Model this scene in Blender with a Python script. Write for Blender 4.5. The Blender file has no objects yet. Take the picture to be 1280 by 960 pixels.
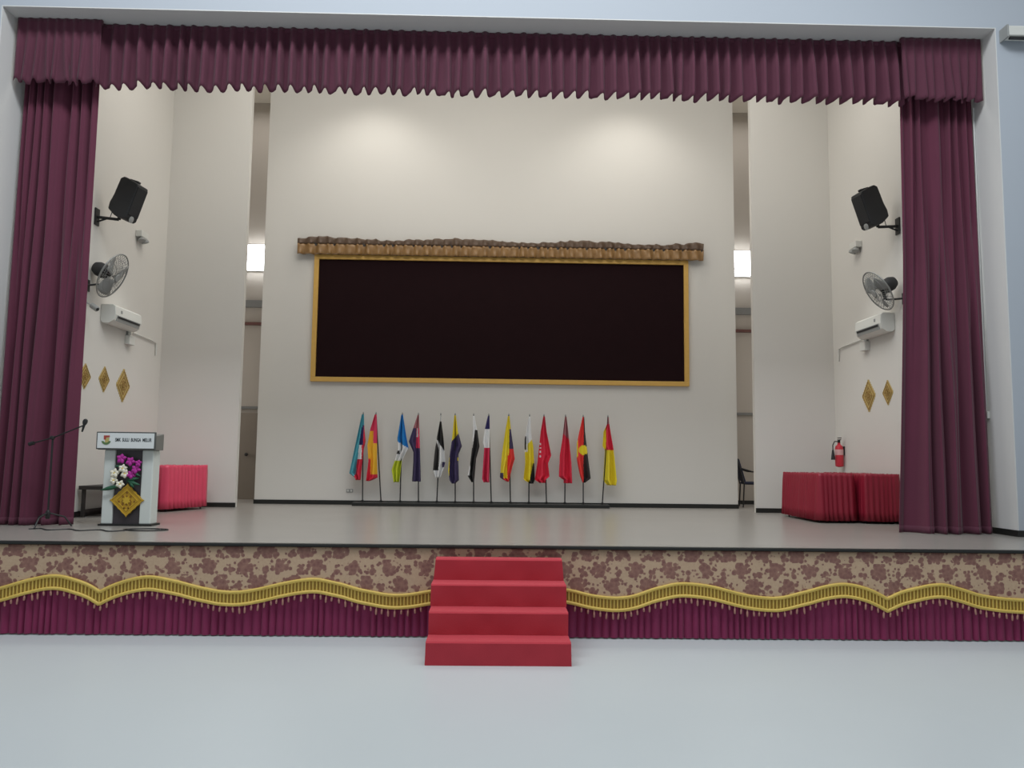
import bpy, math, random
from mathutils import Vector, Matrix, Euler
random.seed(7)
PI = math.pi
SC = bpy.context.scene
COL = SC.collection

# ------------------------------------------------------------------ camera
cam_d = bpy.data.cameras.new('camera'); cam = bpy.data.objects.new('camera', cam_d); COL.objects.link(cam)
cam_d.sensor_width = 36.0; cam_d.lens = 1.0014 * 1000 * 36 / 1280; cam_d.clip_end = 200
Fv = Vector((0.02010556, 0.99547895, 0.09283007)); Rv = Vector((0.99970711, -0.02126786, 0.01154834)); Uv = Vector((-0.01347043, -0.0925707, 0.99561499))
M = Matrix.Identity(4)
for i in range(3):
    M[i][0] = Rv[i]; M[i][1] = Uv[i]; M[i][2] = -Fv[i]
M[0][3], M[1][3], M[2][3] = -0.05156, -8.0, 1.73706
cam.matrix_world = M
SC.camera = cam

# ------------------------------------------------------------------ light and exposure
SC.view_settings.view_transform = 'Standard'; SC.view_settings.look = 'None'
SC.view_settings.gamma = 1.0; SC.view_settings.exposure = 0.0; SC.view_settings.use_curve_mapping = False
W = bpy.data.worlds.new('hall_daylight'); SC.world = W; W.use_nodes = True
W.node_tree.nodes['Background'].inputs[0].default_value = (0.88, 0.95, 1.0, 1); W.node_tree.nodes['Background'].inputs[1].default_value = 0.33
def area(name, loc, rot, sx, sy, power, color):
    l = bpy.data.lights.new(name, 'AREA'); l.shape = 'RECTANGLE'; l.size = sx; l.size_y = sy; l.energy = power; l.color = color
    o = bpy.data.objects.new(name, l); o.location = loc; o.rotation_euler = rot; COL.objects.link(o); return o
def spot(name, loc, rot, power, color, ang, blend, rad=.08):
    l = bpy.data.lights.new(name, 'SPOT'); l.energy = power; l.color = color; l.spot_size = math.radians(ang); l.spot_blend = blend; l.shadow_soft_size = rad
    o = bpy.data.objects.new(name, l); o.location = loc; o.rotation_euler = rot; COL.objects.link(o); return o
WARM = (1.0, .965, .90)
area('stage_batten_light', (0, 3.6, 8.85), (math.radians(4), 0, 0), 9.5, 2.4, 112, WARM)
area('stage_front_fill', (0, 2.5, 8.0), (math.radians(48), 0, 0), 8.5, .5, 88, WARM)  # added fill behind the valance, no visible fixture; lifts the lower stage walls
for sx in (-1, 1):
    spot('wall_wash_light', (sx * 2.35, 5.3, 8.85), (math.radians(6), 0, 0), 88, WARM, 122, .7, .25)
    spot('side_wall_light', (sx * 3.9, 3.2, 8.8), (0, math.radians(-22 * sx), 0), 60, WARM, 120, .8, .6)
area('hall_ceiling_light', (-1.2, -2.6, 10.6), (0, 0, 0), 9, 2.0, 720, (.93, .97, 1.0))
area('hall_ceiling_light', (5.0, -2.2, 9.0), (0, 0, 0), 3, 1.5, 100, (.9, .96, 1.0))
area('backstage_top_fill', (0, 7.0, 8.8), (0, 0, 0), 12, 1.2, 90, (1, .98, .96))  # fill light added to brighten the backstage space, no fixture modelled
for sx in (-1, 1): area('backstage_side_fill', (sx * 7.9, 6.8, 3.4), (0, math.radians(90 * sx), 0), 3, 1.4, 55, (1, .98, .96))  # unseen pair of fills added to lift the dark lower backstage

# ------------------------------------------------------------------ materials
def lin(c):
    c = c / 255
    return c / 12.92 if c <= .04045 else ((c + .055) / 1.055) ** 2.4
def rgb(r, g, b): return (lin(r), lin(g), lin(b), 1)
MATS = {}
def mat(name, col, rough=.7, metal=0, var=.06, vscale=3.0, bump=.0, bscale=60, spec=.5, sheen=0, emit=None, estr=0):
    if name in MATS: return MATS[name]
    m = bpy.data.materials.new(name); m.use_nodes = True; nt = m.node_tree; b = nt.nodes['Principled BSDF']
    b.inputs['Roughness'].default_value = rough; b.inputs['Metallic'].default_value = metal
    b.inputs['Specular IOR Level'].default_value = spec
    if sheen: b.inputs['Sheen Weight'].default_value = sheen
    tc = nt.nodes.new('ShaderNodeTexCoord'); nz = nt.nodes.new('ShaderNodeTexNoise'); nz.inputs['Scale'].default_value = vscale
    nz.inputs['Detail'].default_value = 4
    nt.links.new(tc.outputs['Object'], nz.inputs['Vector'])
    mx = nt.nodes.new('ShaderNodeMix'); mx.data_type = 'RGBA'
    mx.inputs[6].default_value = tuple(max(0, c * (1 - var)) for c in col[:3]) + (1,)
    mx.inputs[7].default_value = tuple(min(1, c * (1 + var)) for c in col[:3]) + (1,)
    nt.links.new(nz.outputs['Fac'], mx.inputs[0]); nt.links.new(mx.outputs[2], b.inputs['Base Color'])
    if bump:
        n2 = nt.nodes.new('ShaderNodeTexNoise'); n2.inputs['Scale'].default_value = bscale
        nt.links.new(tc.outputs['Object'], n2.inputs['Vector'])
        bp = nt.nodes.new('ShaderNodeBump'); bp.inputs['Strength'].default_value = bump; bp.inputs['Distance'].default_value = .01
        nt.links.new(n2.outputs['Fac'], bp.inputs['Height']); nt.links.new(bp.outputs['Normal'], b.inputs['Normal'])
    if emit: b.inputs['Emission Color'].default_value = emit; b.inputs['Emission Strength'].default_value = estr
    MATS[name] = m; return m
wall_m = mat('stage_wall_paint', rgb(212, 209, 203), .75, var=.015, vscale=.6, bump=.05, bscale=90)
blue_m = mat('hall_wall_paint', rgb(180, 187, 196), .7, var=.02, vscale=.5, bump=.04, bscale=90)
reveal_m = mat('reveal_paint', rgb(216, 216, 214), .7, var=.02, vscale=.6)
back_m = mat('backstage_paint', rgb(176, 168, 158), .85, var=.03, vscale=.8)
ceil_m = mat('ceiling_paint', rgb(215, 208, 195), .9, var=.02)
hall_floor_m = mat('hall_floor_vinyl', rgb(198, 205, 207), .34, var=.03, vscale=.7, bump=.02, bscale=9, spec=.4)
stage_floor_m = mat('stage_floor_vinyl', rgb(150, 146, 140), .27, var=.05, vscale=1.2, bump=.015, bscale=12, spec=.5)
black_m = mat('black_skirting', rgb(26, 27, 25), .5, var=.08)
curtain_m = mat('maroon_velvet', rgb(94, 38, 60), .9, var=.10, vscale=2.2, bump=.08, bscale=120, sheen=.15)
valance_m = mat('maroon_valance_cloth', rgb(88, 38, 58), .85, var=.10, vscale=3, bump=.08, bscale=120, sheen=.12)
under_m = mat('purple_satin', rgb(130, 32, 78), .75, var=.08, vscale=6, bump=.05, bscale=80, sheen=.1)
gold_m = mat('gold_braid', rgb(216, 186, 92), .55, var=.12, vscale=30, bump=.3, bscale=180)
gold2_m = mat('gold_braid_dark', rgb(158, 124, 44), .6, var=.18, vscale=40, bump=.3, bscale=180)
tassel_m = mat('tassel_thread', rgb(178, 128, 116), .7, var=.15, vscale=20)
carpet_m = mat('red_carpet', rgb(184, 48, 62), .85, var=.07, vscale=5, bump=.25, bscale=220, sheen=.1)
pink_m = mat('pink_satin', rgb(214, 70, 98), .42, var=.07, vscale=5, bump=.05, bscale=60)
maroon_m = mat('dark_red_satin', rgb(140, 22, 46), .5, var=.08, vscale=5, bump=.05, bscale=60)
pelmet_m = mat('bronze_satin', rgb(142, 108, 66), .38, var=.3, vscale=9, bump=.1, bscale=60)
frame_m = mat('varnished_wood', rgb(206, 164, 84), .45, var=.08, vscale=14)
board_m = mat('dark_maroon_felt', rgb(30, 14, 17), .95, var=.12, vscale=5, bump=.05, bscale=200, spec=.15)
metal_blk = mat('black_metal', rgb(30, 30, 31), .5, var=.1)
plast_blk = mat('black_plastic', rgb(36, 37, 39), .6, var=.08)
grille_m = mat('speaker_grille', rgb(28, 29, 32), .7, var=.15, vscale=60, bump=.5, bscale=260)
steel_m = mat('grey_wire', rgb(150, 152, 150), .4, metal=.6, var=.05)
white_p = mat('white_plastic', rgb(214, 214, 208), .5, var=.02)
grey_p = mat('grey_plastic', rgb(150, 152, 150), .55, var=.03)
lect_w = mat('lectern_white', rgb(216, 222, 218), .5, var=.02)
lect_d = mat('lectern_dark_acrylic', rgb(66, 60, 64), .4, var=.08)
orn_m = mat('gold_songket_ornament', rgb(190, 150, 40), .5, var=.2, vscale=26)
orn2_m = mat('gold_wall_ornament', rgb(186, 162, 100), .55, var=.2, vscale=26)
orn3_m = mat('ornament_dark_gold', rgb(140, 98, 34), .6, var=.1)
lamp_m = mat('lit_lamp_diffuser', rgb(255, 255, 255), .5, emit=(.92, .96, 1, 1), estr=10.0)
red_metal = mat('extinguisher_red', rgb(196, 48, 62), .4, var=.05)
magenta_m = mat('orchid_magenta', rgb(176, 44, 150), .6, var=.15, vscale=20)
whitepetal_m = mat('orchid_white', rgb(236, 232, 214), .6, var=.06, vscale=20)
yellow_c = mat('flower_centre', rgb(220, 190, 90), .6)
leaf_m = mat('leaf_green', rgb(38, 92, 66), .6, var=.2, vscale=20)
navychair_m = mat('navy_fabric', rgb(34, 38, 60), .8, var=.1)
brown_m = mat('dark_wood', rgb(48, 44, 42), .6, var=.1)
reddark_m = mat('dark_red_rail', rgb(100, 62, 56), .6)
greyband_m = mat('grey_conduit', rgb(120, 120, 118), .6)
doorp_m = mat('grey_brown_door_paint', rgb(132, 122, 110), .6, var=.04)

def brocade():
    m = bpy.data.materials.new('floral_brocade'); m.use_nodes = True; nt = m.node_tree; N = nt.nodes; L = nt.links; b = N['Principled BSDF']
    b.inputs['Roughness'].default_value = .62
    tc = N.new('ShaderNodeTexCoord'); sep = N.new('ShaderNodeSeparateXYZ'); L.new(tc.outputs['Object'], sep.inputs[0])
    def mth(op, a, b_=None, c=None):
        n = N.new('ShaderNodeMath'); n.operation = op
        for i, v in enumerate((a, b_, c)):
            if v is None: continue
            if isinstance(v, (int, float)): n.inputs[i].default_value = v
            else: L.new(v, n.inputs[i])
        return n.outputs[0]
    nz = N.new('ShaderNodeTexNoise'); nz.inputs['Scale'].default_value = 42; nz.inputs['Detail'].default_value = 2; L.new(tc.outputs['Object'], nz.inputs['Vector'])
    nzv = mth('SUBTRACT', nz.outputs['Fac'], .5)
    def blossoms(px, pz, ox, oz, r, lobes, stag, warp):
        # one rosette per cell of a staggered grid
        zz = mth('DIVIDE', mth('ADD', sep.outputs['Z'], oz), pz); row = mth('FLOOR', zz)
        xx = mth('ADD', mth('DIVIDE', mth('ADD', sep.outputs['X'], ox), px), mth('MULTIPLY', row, stag))
        fx = mth('MULTIPLY', mth('SUBTRACT', mth('FRACT', xx), .5), px); fz = mth('MULTIPLY', mth('SUBTRACT', mth('FRACT', zz), .5), pz)
        ang = mth('ARCTAN2', fz, fx); d = mth('SQRT', mth('ADD', mth('MULTIPLY', fx, fx), mth('MULTIPLY', fz, fz)))
        edge = mth('ADD', mth('MULTIPLY', mth('SINE', mth('MULTIPLY_ADD', ang, lobes, mth('MULTIPLY', row, 1.7))), r * .2), r)
        edge = mth('ADD', edge, mth('MULTIPLY', nzv, warp))
        return mth('SMOOTH_MAX', mth('MULTIPLY', mth('SUBTRACT', edge, d), 60), 0, .2), d
    a, da = blossoms(.345, .155, .05, .03, .088, 7, .37, .12)
    c, dc = blossoms(.172, .155, .115, .065, .050, 5, .5, .12)
    e, de = blossoms(.115, .077, .02, .05, .024, 3, .43, .12)
    vo = N.new('ShaderNodeTexVoronoi'); vo.inputs['Scale'].default_value = 24; vo.inputs['Randomness'].default_value = .85; L.new(tc.outputs['Object'], vo.inputs['Vector'])
    nv = mth('MULTIPLY', nzv, .35)
    def petals(dd, top, fall): return mth('MULTIPLY', mth('SUBTRACT', mth('ADD', mth('MULTIPLY_ADD', dd, -fall, top), nv), vo.outputs['Distance']), 9)
    s = mth('MAXIMUM', mth('MAXIMUM', petals(da, 1.22, 7.4), petals(dc, .98, 9.5)), 0)
    s = mth('MINIMUM', s, 1)
    base = N.new('ShaderNodeMix'); base.data_type = 'RGBA'; base.inputs[6].default_value = rgb(200, 174, 144); base.inputs[7].default_value = rgb(184, 152, 126)
    L.new(nz.outputs['Fac'], base.inputs[0])
    fl = N.new('ShaderNodeMix'); fl.data_type = 'RGBA'; fl.inputs[6].default_value = rgb(126, 84, 78); fl.inputs[7].default_value = rgb(152, 112, 98)
    pet = mth('MULTIPLY_ADD', vo.outputs['Distance'], 1.3, mth('MULTIPLY_ADD', nzv, 1.2, -.1)); L.new(pet, fl.inputs[0]); fl.clamp_factor = True
    mx = N.new('ShaderNodeMix'); mx.data_type = 'RGBA'; L.new(s, mx.inputs[0]); L.new(base.outputs[2], mx.inputs[6]); L.new(fl.outputs[2], mx.inputs[7]); mx.clamp_factor = True
    L.new(mx.outputs[2], b.inputs['Base Color'])
    bp = N.new('ShaderNodeBump'); bp.inputs['Strength'].default_value = .15; bp.inputs['Distance'].default_value = .003; L.new(s, bp.inputs['Height']); L.new(bp.outputs['Normal'], b.inputs['Normal'])
    return m
brocade_m = brocade()

# ------------------------------------------------------------------ mesh helpers
class MB:
    def __init__(s): s.v = []; s.f = []; s.mi = []; s.m = 0
    def add(s, vs, fs):
        o = len(s.v); s.v += [tuple(v) for v in vs]
        for f in fs: s.f.append([i + o for i in f]); s.mi.append(s.m)
        return s
    def box(s, x0, x1, y0, y1, z0, z1, T=None):
        vs = [Vector((x, y, z)) for x in (x0, x1) for y in (y0, y1) for z in (z0, z1)]
        if T is not None: vs = [T @ v for v in vs]
        return s.add(vs, [(0, 1, 3, 2), (4, 6, 7, 5), (0, 4, 5, 1), (2, 3, 7, 6), (0, 2, 6, 4), (1, 5, 7, 3)])
    def prism(s, poly, y0, y1, T=None):          # poly in (x,z), extruded along y
        n = len(poly); vs = [Vector((x, y0, z)) for x, z in poly] + [Vector((x, y1, z)) for x, z in poly]
        if T is not None: vs = [T @ v for v in vs]
        return s.add(vs, [list(range(n)), list(range(2 * n - 1, n - 1, -1))] + [(i, i + n, (i + 1) % n + n, (i + 1) % n) for i in range(n)])
    def tube(s, pts, r, n=8, caps=True):
        pts = [Vector(p) for p in pts]; rr = r if isinstance(r, (list, tuple)) else [r] * len(pts); vs = []
        up = None
        for i, p in enumerate(pts):
            d = (pts[min(i + 1, len(pts) - 1)] - pts[max(i - 1, 0)]).normalized()
            if up is None: up = Vector((0, 0, 1)) if abs(d.z) < .9 else Vector((0, 1, 0))
            a = d.cross(up).normalized(); b = a.cross(d).normalized(); up = b
            vs += [p + (a * math.cos(2 * PI * k / n) + b * math.sin(2 * PI * k / n)) * rr[i] for k in range(n)]
        fs = [(i * n + k, i * n + (k + 1) % n, (i + 1) * n + (k + 1) % n, (i + 1) * n + k) for i in range(len(pts) - 1) for k in range(n)]
        if caps: fs += [list(range(n))[::-1], list(range((len(pts) - 1) * n, len(pts) * n))]
        return s.add(vs, fs)
    def lathe(s, prof, n=20, T=None):            # prof list of (r,z) about z
        vs = [Vector((r * math.cos(2 * PI * k / n), r * math.sin(2 * PI * k / n), z)) for r, z in prof for k in range(n)]
        if T is not None: vs = [T @ v for v in vs]
        fs = [(i * n + k, i * n + (k + 1) % n, (i + 1) * n + (k + 1) % n, (i + 1) * n + k) for i in range(len(prof) - 1) for k in range(n)]
        fs += [list(range(n))[::-1], list(range((len(prof) - 1) * n, len(prof) * n))]
        return s.add(vs, fs)
    def torus(s, R, r, T, n=32, m=6):
        vs = [T @ Vector(((R + r * math.cos(2 * PI * j / m)) * math.cos(2 * PI * i / n), (R + r * math.cos(2 * PI * j / m)) * math.sin(2 * PI * i / n), r * math.sin(2 * PI * j / m))) for i in range(n) for j in range(m)]
        return s.add(vs, [(i * m + j, ((i + 1) % n) * m + j, ((i + 1) % n) * m + (j + 1) % m, i * m + (j + 1) % m) for i in range(n) for j in range(m)])
    def grid(s, fn, nu, nv, colfn=None):
        vs = [fn(i / nu, j / nv) for j in range(nv + 1) for i in range(nu + 1)]
        o = len(s.v); s.v += [tuple(v) for v in vs]
        for j in range(nv):
            for i in range(nu):
                a = j * (nu + 1) + i + o
                s.f.append([a, a + 1, a + nu + 2, a + nu + 1]); s.mi.append(colfn((i + .5) / nu, (j + .5) / nv) if colfn else s.m)
        return s
    def build(s, name, m, parent=None, smooth=False, bevel=0, solid=0, loc=None, angle=35):
        me = bpy.data.meshes.new(name); me.from_pydata(s.v, [], s.f)
        for mm in (m if isinstance(m, (list, tuple)) else [m]): me.materials.append(mm)
        me.polygons.foreach_set('material_index', s.mi)
        o = bpy.data.objects.new(name, me); COL.objects.link(o)
        import bmesh
        bm = bmesh.new(); bm.from_mesh(me); bmesh.ops.recalc_face_normals(bm, faces=bm.faces); bm.to_mesh(me); bm.free()
        if smooth:
            me.polygons.foreach_set('use_smooth', [True] * len(me.polygons))
            if smooth != 'all':
                try: me.set_sharp_from_angle(angle=math.radians(angle))
                except Exception: pass
        if solid:
            md = o.modifiers.new('thickness', 'SOLIDIFY'); md.thickness = solid; md.offset = 0
        if bevel:
            md = o.modifiers.new('bevel', 'BEVEL'); md.width = bevel; md.segments = 2; md.limit_method = 'ANGLE'; md.angle_limit = math.radians(40)
        if parent is not None: o.parent = parent
        if loc is not None: o.location = loc
        return o
def tag(o, label, cat, group=None):
    o['label'] = label; o['category'] = cat
    if group: o['group'] = group
    return o
def thing(name, label, cat, loc=(0, 0, 0), rz=0, group=None):
    o = bpy.data.objects.new(name, None); o.empty_display_size = .1; COL.objects.link(o); o.location = loc; o.rotation_euler = (0, 0, rz)
    return tag(o, label, cat, group)
def struct(name, mb, m, **k):
    o = mb.build(name, m, **k); o['kind'] = 'structure'; return o
def box(*a): return MB().box(*a)
def axisT(loc, z, x=None):                        # frame whose local z points along z
    z = Vector(z).normalized(); up = Vector((0, 0, 1)) if abs(z.z) < .95 else Vector((0, 1, 0))
    x = up.cross(z).normalized(); y = z.cross(x)
    T = Matrix.Identity(4)
    for i in range(3): T[i][0] = x[i]; T[i][1] = y[i]; T[i][2] = z[i]; T[i][3] = loc[i]
    return T

# ------------------------------------------------------------------ structure
H = .8875; CZ = 8.97; OX = 6.13; OZ = 7.165; FY = 1.44; RY = 2.03; WX = 5.66
struct('floor', box(-11, 11, -12, .0, -.15, 0), hall_floor_m)
sf = MB(); sf.box(-11, 11, 0, 9.2, 0, H); struct('stage_floor', sf, stage_floor_m)
struct('trim_1', box(-11, 11, -.07, 0, H - .022, H + .002), black_m, bevel=.004)
# proscenium wall, one block left, one right, one above
struct('wall_front_left', box(-11, -OX - .012, FY, RY, H, 10.2), blue_m)
struct('wall_front_right', box(OX + .012, 11, FY, RY, H, 10.2), blue_m)
struct('wall_front_top', box(-OX - .012, OX + .012, FY, RY, OZ + .012, 10.2), blue_m)
struct('trim_2', box(-OX - .012, -OX, FY, RY, H, OZ), reveal_m)
struct('trim_3', box(OX, OX + .012, FY, RY, H, OZ), reveal_m)
struct('trim_4', box(-OX - .012, OX + .012, FY, RY, OZ, OZ + .012), reveal_m)
# stage box
struct('wall_left', box(-WX - .9, -WX, RY, 5.53, H, CZ), wall_m)
struct('wall_right', box(WX + .03, WX + .93, RY, 5.53, H, CZ), wall_m)
struct('wall_wing_left', box(-WX, -4.325, 5.42, 5.53, H, CZ), wall_m)
struct('wall_wing_right', box(4.325, WX + .03, 5.42, 5.53, H, CZ), wall_m)
struct('wall_back', box(-4.33, 4.345, 6.5, 6.72, H, CZ), wall_m)
struct('wall_backstage', box(-8, 8, 8.0, 8.2, H, CZ), back_m)
struct('wall_backstage_left', box(-8.2, -8, 5.42, 8.2, H, CZ), back_m)
struct('wall_backstage_right', box(8, 8.2, 5.42, 8.2, H, CZ), back_m)
struct('wall_backstage_front_left', box(-8, -WX - .9, 5.42, 5.53, H, CZ), back_m)
struct('wall_backstage_front_right', box(WX + .93, 8, 5.42, 5.53, H, CZ), back_m)
struct('ceiling', box(-8.2, 8.2, RY, 8.2, CZ, CZ + .1), ceil_m)
bh = .075
struct('baseboard_back', box(-4.34, 4.355, 6.485, 6.5, H, H + bh), black_m)
struct('baseboard_wing_left', box(-WX + .012, -4.315, 5.405, 5.42, H, H + bh), black_m)
struct('baseboard_wing_right', box(4.315, WX + .018, 5.405, 5.42, H, H + bh), black_m)
struct('baseboard_left', box(-WX, -WX + .012, RY, 5.42, H, H + bh), black_m)
struct('baseboard_right', box(WX + .018, WX + .03, RY, 5.42, H, H + bh), black_m)
struct('baseboard_front_right', MB().box(OX - .012, OX, FY - .012, RY, H, H + bh).box(OX, 11, FY - .012, FY, H, H + bh), black_m)
struct('baseboard_front_left', MB().box(-OX, -OX + .012, FY - .012, RY, H, H + bh).box(-11, -OX, FY - .012, FY, H, H + bh), black_m)
struct('baseboard_backstage', box(-8, 8, 7.985, 8.0, H, H + bh), black_m)
# rails seen through the wing slots
for k, (xa, xb) in enumerate(((-6.2, -4.2), (4.2, 6.2))):
    struct('trim_%d' % (5 + k), box(xa, xb, 7.93, 8, 4.70, 4.84), greyband_m)
    struct('trim_%d' % (7 + k), box(xa, xb, 7.90, 8, 4.34, 4.39), reddark_m)
    struct('trim_%d' % (9 + k), box(xa, xb, 7.95, 8, 2.66, 2.71), greyband_m)
d = struct('door_1', box(-5.75, -4.55, 7.94, 8.0, H, 2.58), doorp_m, bevel=.005)
MB().lathe([(.012, 0), (.012, .03), (.032, .04), (.032, .07), (.01, .08)], 14, axisT((-4.93, 7.94, 1.76), (0, -1, 0))).build('door_handle', brown_m, d, smooth=True)
box(-5.80, -5.75, 7.92, 8, H, 2.63).build('door_frame', greyband_m, d)
box(-4.55, -4.50, 7.92, 8, H, 2.63).build('door_frame', greyband_m, d)

# ------------------------------------------------------------------ house curtains
def wrap(seed, k):                                # smooth 1-D fold function
    rnd = random.Random(seed); ph = [rnd.random() * 6.28 for _ in range(4)]
    def f(u):
        w = u * k + .32 * math.sin(u * 5.1 + ph[0]) + .22 * math.sin(u * 11.7 + ph[1])
        s = math.sin(2 * PI * w + ph[2])
        return (abs(s) ** .75) * (1 if s > 0 else -1) + .35 * math.sin(4 * PI * w + ph[3])
    return f
def leg(side, seed, label):
    f1, f2 = wrap(seed, 7), wrap(seed + 9, 4.6)
    z0, z1 = H + .006, 6.62
    def fn(u, v):
        t = v                                     # 0 top, 1 bottom
        z = z1 + (z0 - z1) * t
        xi = 5.155 - (.13 * t + .23 * max(0, t - .4) ** 1.3 if side > 0 else .06 * t)
        xo = 6.09 - .03 * t
        x = xi + (xo - xi) * (u + .012 * math.sin(9 * t + 13 * u) * math.sin(PI * u))
        mixv = min(1, max(0, (t - .15) / .6)); mixv = mixv * mixv * (3 - 2 * mixv)
        d = f1(u) * (1 - mixv) * .045 + f2(u) * mixv * .075
        edge = min(1, u * 14, (1 - u) * 14)
        bulge = -.13 * t * t * math.sin(PI * min(1, u * 1.0)) 
        return Vector((side * x, 1.93 - .10 * t + d * edge * .9 + bulge, z))
    root = thing('stage_curtain', label, 'curtain', (side * 5.56, 1.8, H))
    for nm, a, b_ in (('curtain_panel', 0, 1),):
        o = MB().grid(fn, 150, 60).build(nm, curtain_m, root, smooth='all', solid=.006)
        o.matrix_parent_inverse = Matrix.Translation((-side * 5.56, -1.8, -H))
    o = MB().grid(lambda u, v: fn(u, .985 + .015 * v) + Vector((0, -.006, 0)), 150, 2).build('hem', valance_m, root, smooth='all', solid=.006)
    o.matrix_parent_inverse = Matrix.Translation((-side * 5.56, -1.8, -H))
    return root
leg(-1, 3, 'full-height maroon stage curtain gathered at the left, behind the microphone stand')
leg(1, 21, 'full-height maroon stage curtain gathered at the right, beside the dark red tables')

def valance(x0, x1, y, zt, zb, npl, amp, seed, label, root_x, lean=.012):
    rnd = random.Random(seed)
    n = npl; ed = [0]
    for i in range(n): ed.append(ed[-1] + .85 + .3 * rnd.random())
    ed = [e / ed[-1] for e in ed]; a_ = [.7 + .5 * rnd.random() for _ in range(n)]; dz = [rnd.uniform(-.02, .02) for _ in range(n)]; ln = [rnd.uniform(-lean, lean) for _ in range(n)]
    sub = 8
    vs = []; fs = []; nv = 14
    for j in range(nv + 1):
        t = j / nv
        for i in range(n):
            for k in range(sub):
                q = k / sub
                x = x0 + (x1 - x0) * (ed[i] + (ed[i + 1] - ed[i]) * q)
                # rounded pleat: bulging roll then a tucked valley
                roll = math.sin(PI * q / .5) ** .8 if 0 < q < .5 else -.35 * math.sin(PI * max(0, q - .5) / .5)
                a = amp * a_[i] * (.28 + .72 * min(1, t * 2.2))
                xs = x + ln[i] * t * t * 2 * (1 if q < .7 else .4) + (.018 * t * math.sin(q * 2 * PI))
                z = zt + (zb + dz[i] + (.022 * math.sin(q * 2 * PI)) - zt) * t
                vs.append((xs, y - roll * a, z))
        vs.append((x1, y, zt + (zb - zt) * t))
    w = n * sub + 1
    fs = [(j * w + i, j * w + i + 1, (j + 1) * w + i + 1, (j + 1) * w + i) for j in range(nv) for i in range(w - 1)]
    root = thing('curtain_valance', label, 'valance', (root_x, y, zt))
    inv = Matrix.Translation((-root_x, -y, -zt))
    o = MB().add(vs, fs).build('pleated_cloth', valance_m, root, smooth='all', solid=.006); o.matrix_parent_inverse = inv
    o = MB().box(x0, x1, y + .0, y + .04, zt - .06, zt).build('heading_tape', valance_m, root); o.matrix_parent_inverse = inv
    return root
valance(-5.13, 5.15, 1.80, OZ - .004, 6.335, 66, .10, 5, 'long pleated maroon valance spanning the top of the stage opening', 0)
valance(-6.09, -5.05, 1.69, OZ - .004, 6.33, 9, .035, 6, 'short maroon valance over the left stage curtain, in the upper left corner', -5.56, .03)
valance(5.07, 6.10, 1.69, OZ - .004, 6.345, 9, .035, 8, 'short maroon valance over the right stage curtain, in the upper right corner', 5.57, .03)

# ------------------------------------------------------------------ stage skirt
BR = [(-5.3, .37), (-4.98, .345), (-4.779, .385), (-4.519, .462), (-4.279, .503), (-4.024, .451), (-3.836, .355), (-3.643, .445), (-3.378, .502), (-3.108, .458), (-2.837, .393), (-2.568, .362), (-2.339, .389), (-2.072, .452), (-1.804, .492), (-1.572, .456), (-1.339, .397), (-0.99, .345), (-0.674, .385), (-.3, .46), (0, .36), (.3, .46), (.693, .406), (.99, .347), (1.263, .344), (1.538, .430), (1.773, .478), (2.087, .452), (2.4, .378), (2.636, .347), (2.793, .357), (3.031, .417), (3.349, .485), (3.586, .455), (3.815, .35), (4.021, .43), (4.341, .492), (4.538, .452), (4.774, .385), (5.171, .349), (5.6, .36)]
def catmull(x):
    i = max(k for k in range(len(BR)) if BR[k][0] <= x or k == 0); i = min(i, len(BR) - 2)
    p = [BR[min(max(i + o, 0), len(BR) - 1)] for o in (-1, 0, 1, 2)]
    t = (x - p[1][0]) / (p[2][0] - p[1][0]); t = min(max(t, 0), 1)
    cusp = lambda q: abs(q[0] + 3.836) < .01 or abs(q[0] - 3.815) < .01
    m1 = (p[2][1] - p[0][1]) / max(1e-6, p[2][0] - p[0][0]) * (p[2][0] - p[1][0]); m2 = (p[3][1] - p[1][1]) / max(1e-6, p[3][0] - p[1][0]) * (p[2][0] - p[1][0])
    if cusp(p[1]): m1 = (p[2][1] - p[1][1]) * 1.3
    if cusp(p[2]): m2 = (p[2][1] - p[1][1]) * 1.3
    return (2 * t**3 - 3 * t * t + 1) * p[1][1] + (t**3 - 2 * t * t + t) * m1 + (-2 * t**3 + 3 * t * t) * p[2][1] + (t**3 - t * t) * m2
SX0, SX1 = -5.25, 5.55
sk = thing('pleated_skirt', 'purple pleated skirt along the foot of the stage front, on the hall floor', 'skirt', (0, -.02, 0))
rnd = random.Random(4); NP = 150; e = [0]
for i in range(NP): e.append(e[-1] + .7 + .6 * rnd.random())
e = [q / e[-1] for q in e]; ap = [rnd.uniform(.6, 1.2) for _ in range(NP)]
vs = []
prof = ((0, 0), (.25, .9), (.55, 1), (.8, .5))
for z, k in ((.6, .5), (.4, .8), (.2, 1), (.012, 1.1)):
    for i in range(NP):
        for q, h in prof:
            vs.append((SX0 + (SX1 - SX0) * (e[i] + (e[i + 1] - e[i]) * q), -.004 - .030 * h * ap[i] * k, z))
w = NP * 4
MB().add(vs, [(j * w + i, j * w + i + 1, (j + 1) * w + i + 1, (j + 1) * w + i) for j in range(3) for i in range(w - 1)]).build('pleats', under_m, sk, smooth=True, angle=60, loc=(0, .02, 0))
sw = thing('floral_swag', 'tan and mauve floral brocade swag with wavy golden braid hung along the stage front', 'swag', (0, -.04, H))
def ywave(x, k=1): return -.045 - .006 * math.sin(x * 9) * k - .004 * math.sin(x * 23 + 1) * k
BWD = .058
mb = MB().grid(lambda u, v: Vector((SX0 + (SX1 - SX0) * u, ywave(SX0 + (SX1 - SX0) * u, v), (H - .03) * (1 - v) + (catmull(SX0 + (SX1 - SX0) * u) - .03) * v)), 700, 8)
inv = Matrix.Translation((0, .04, -H))
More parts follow.
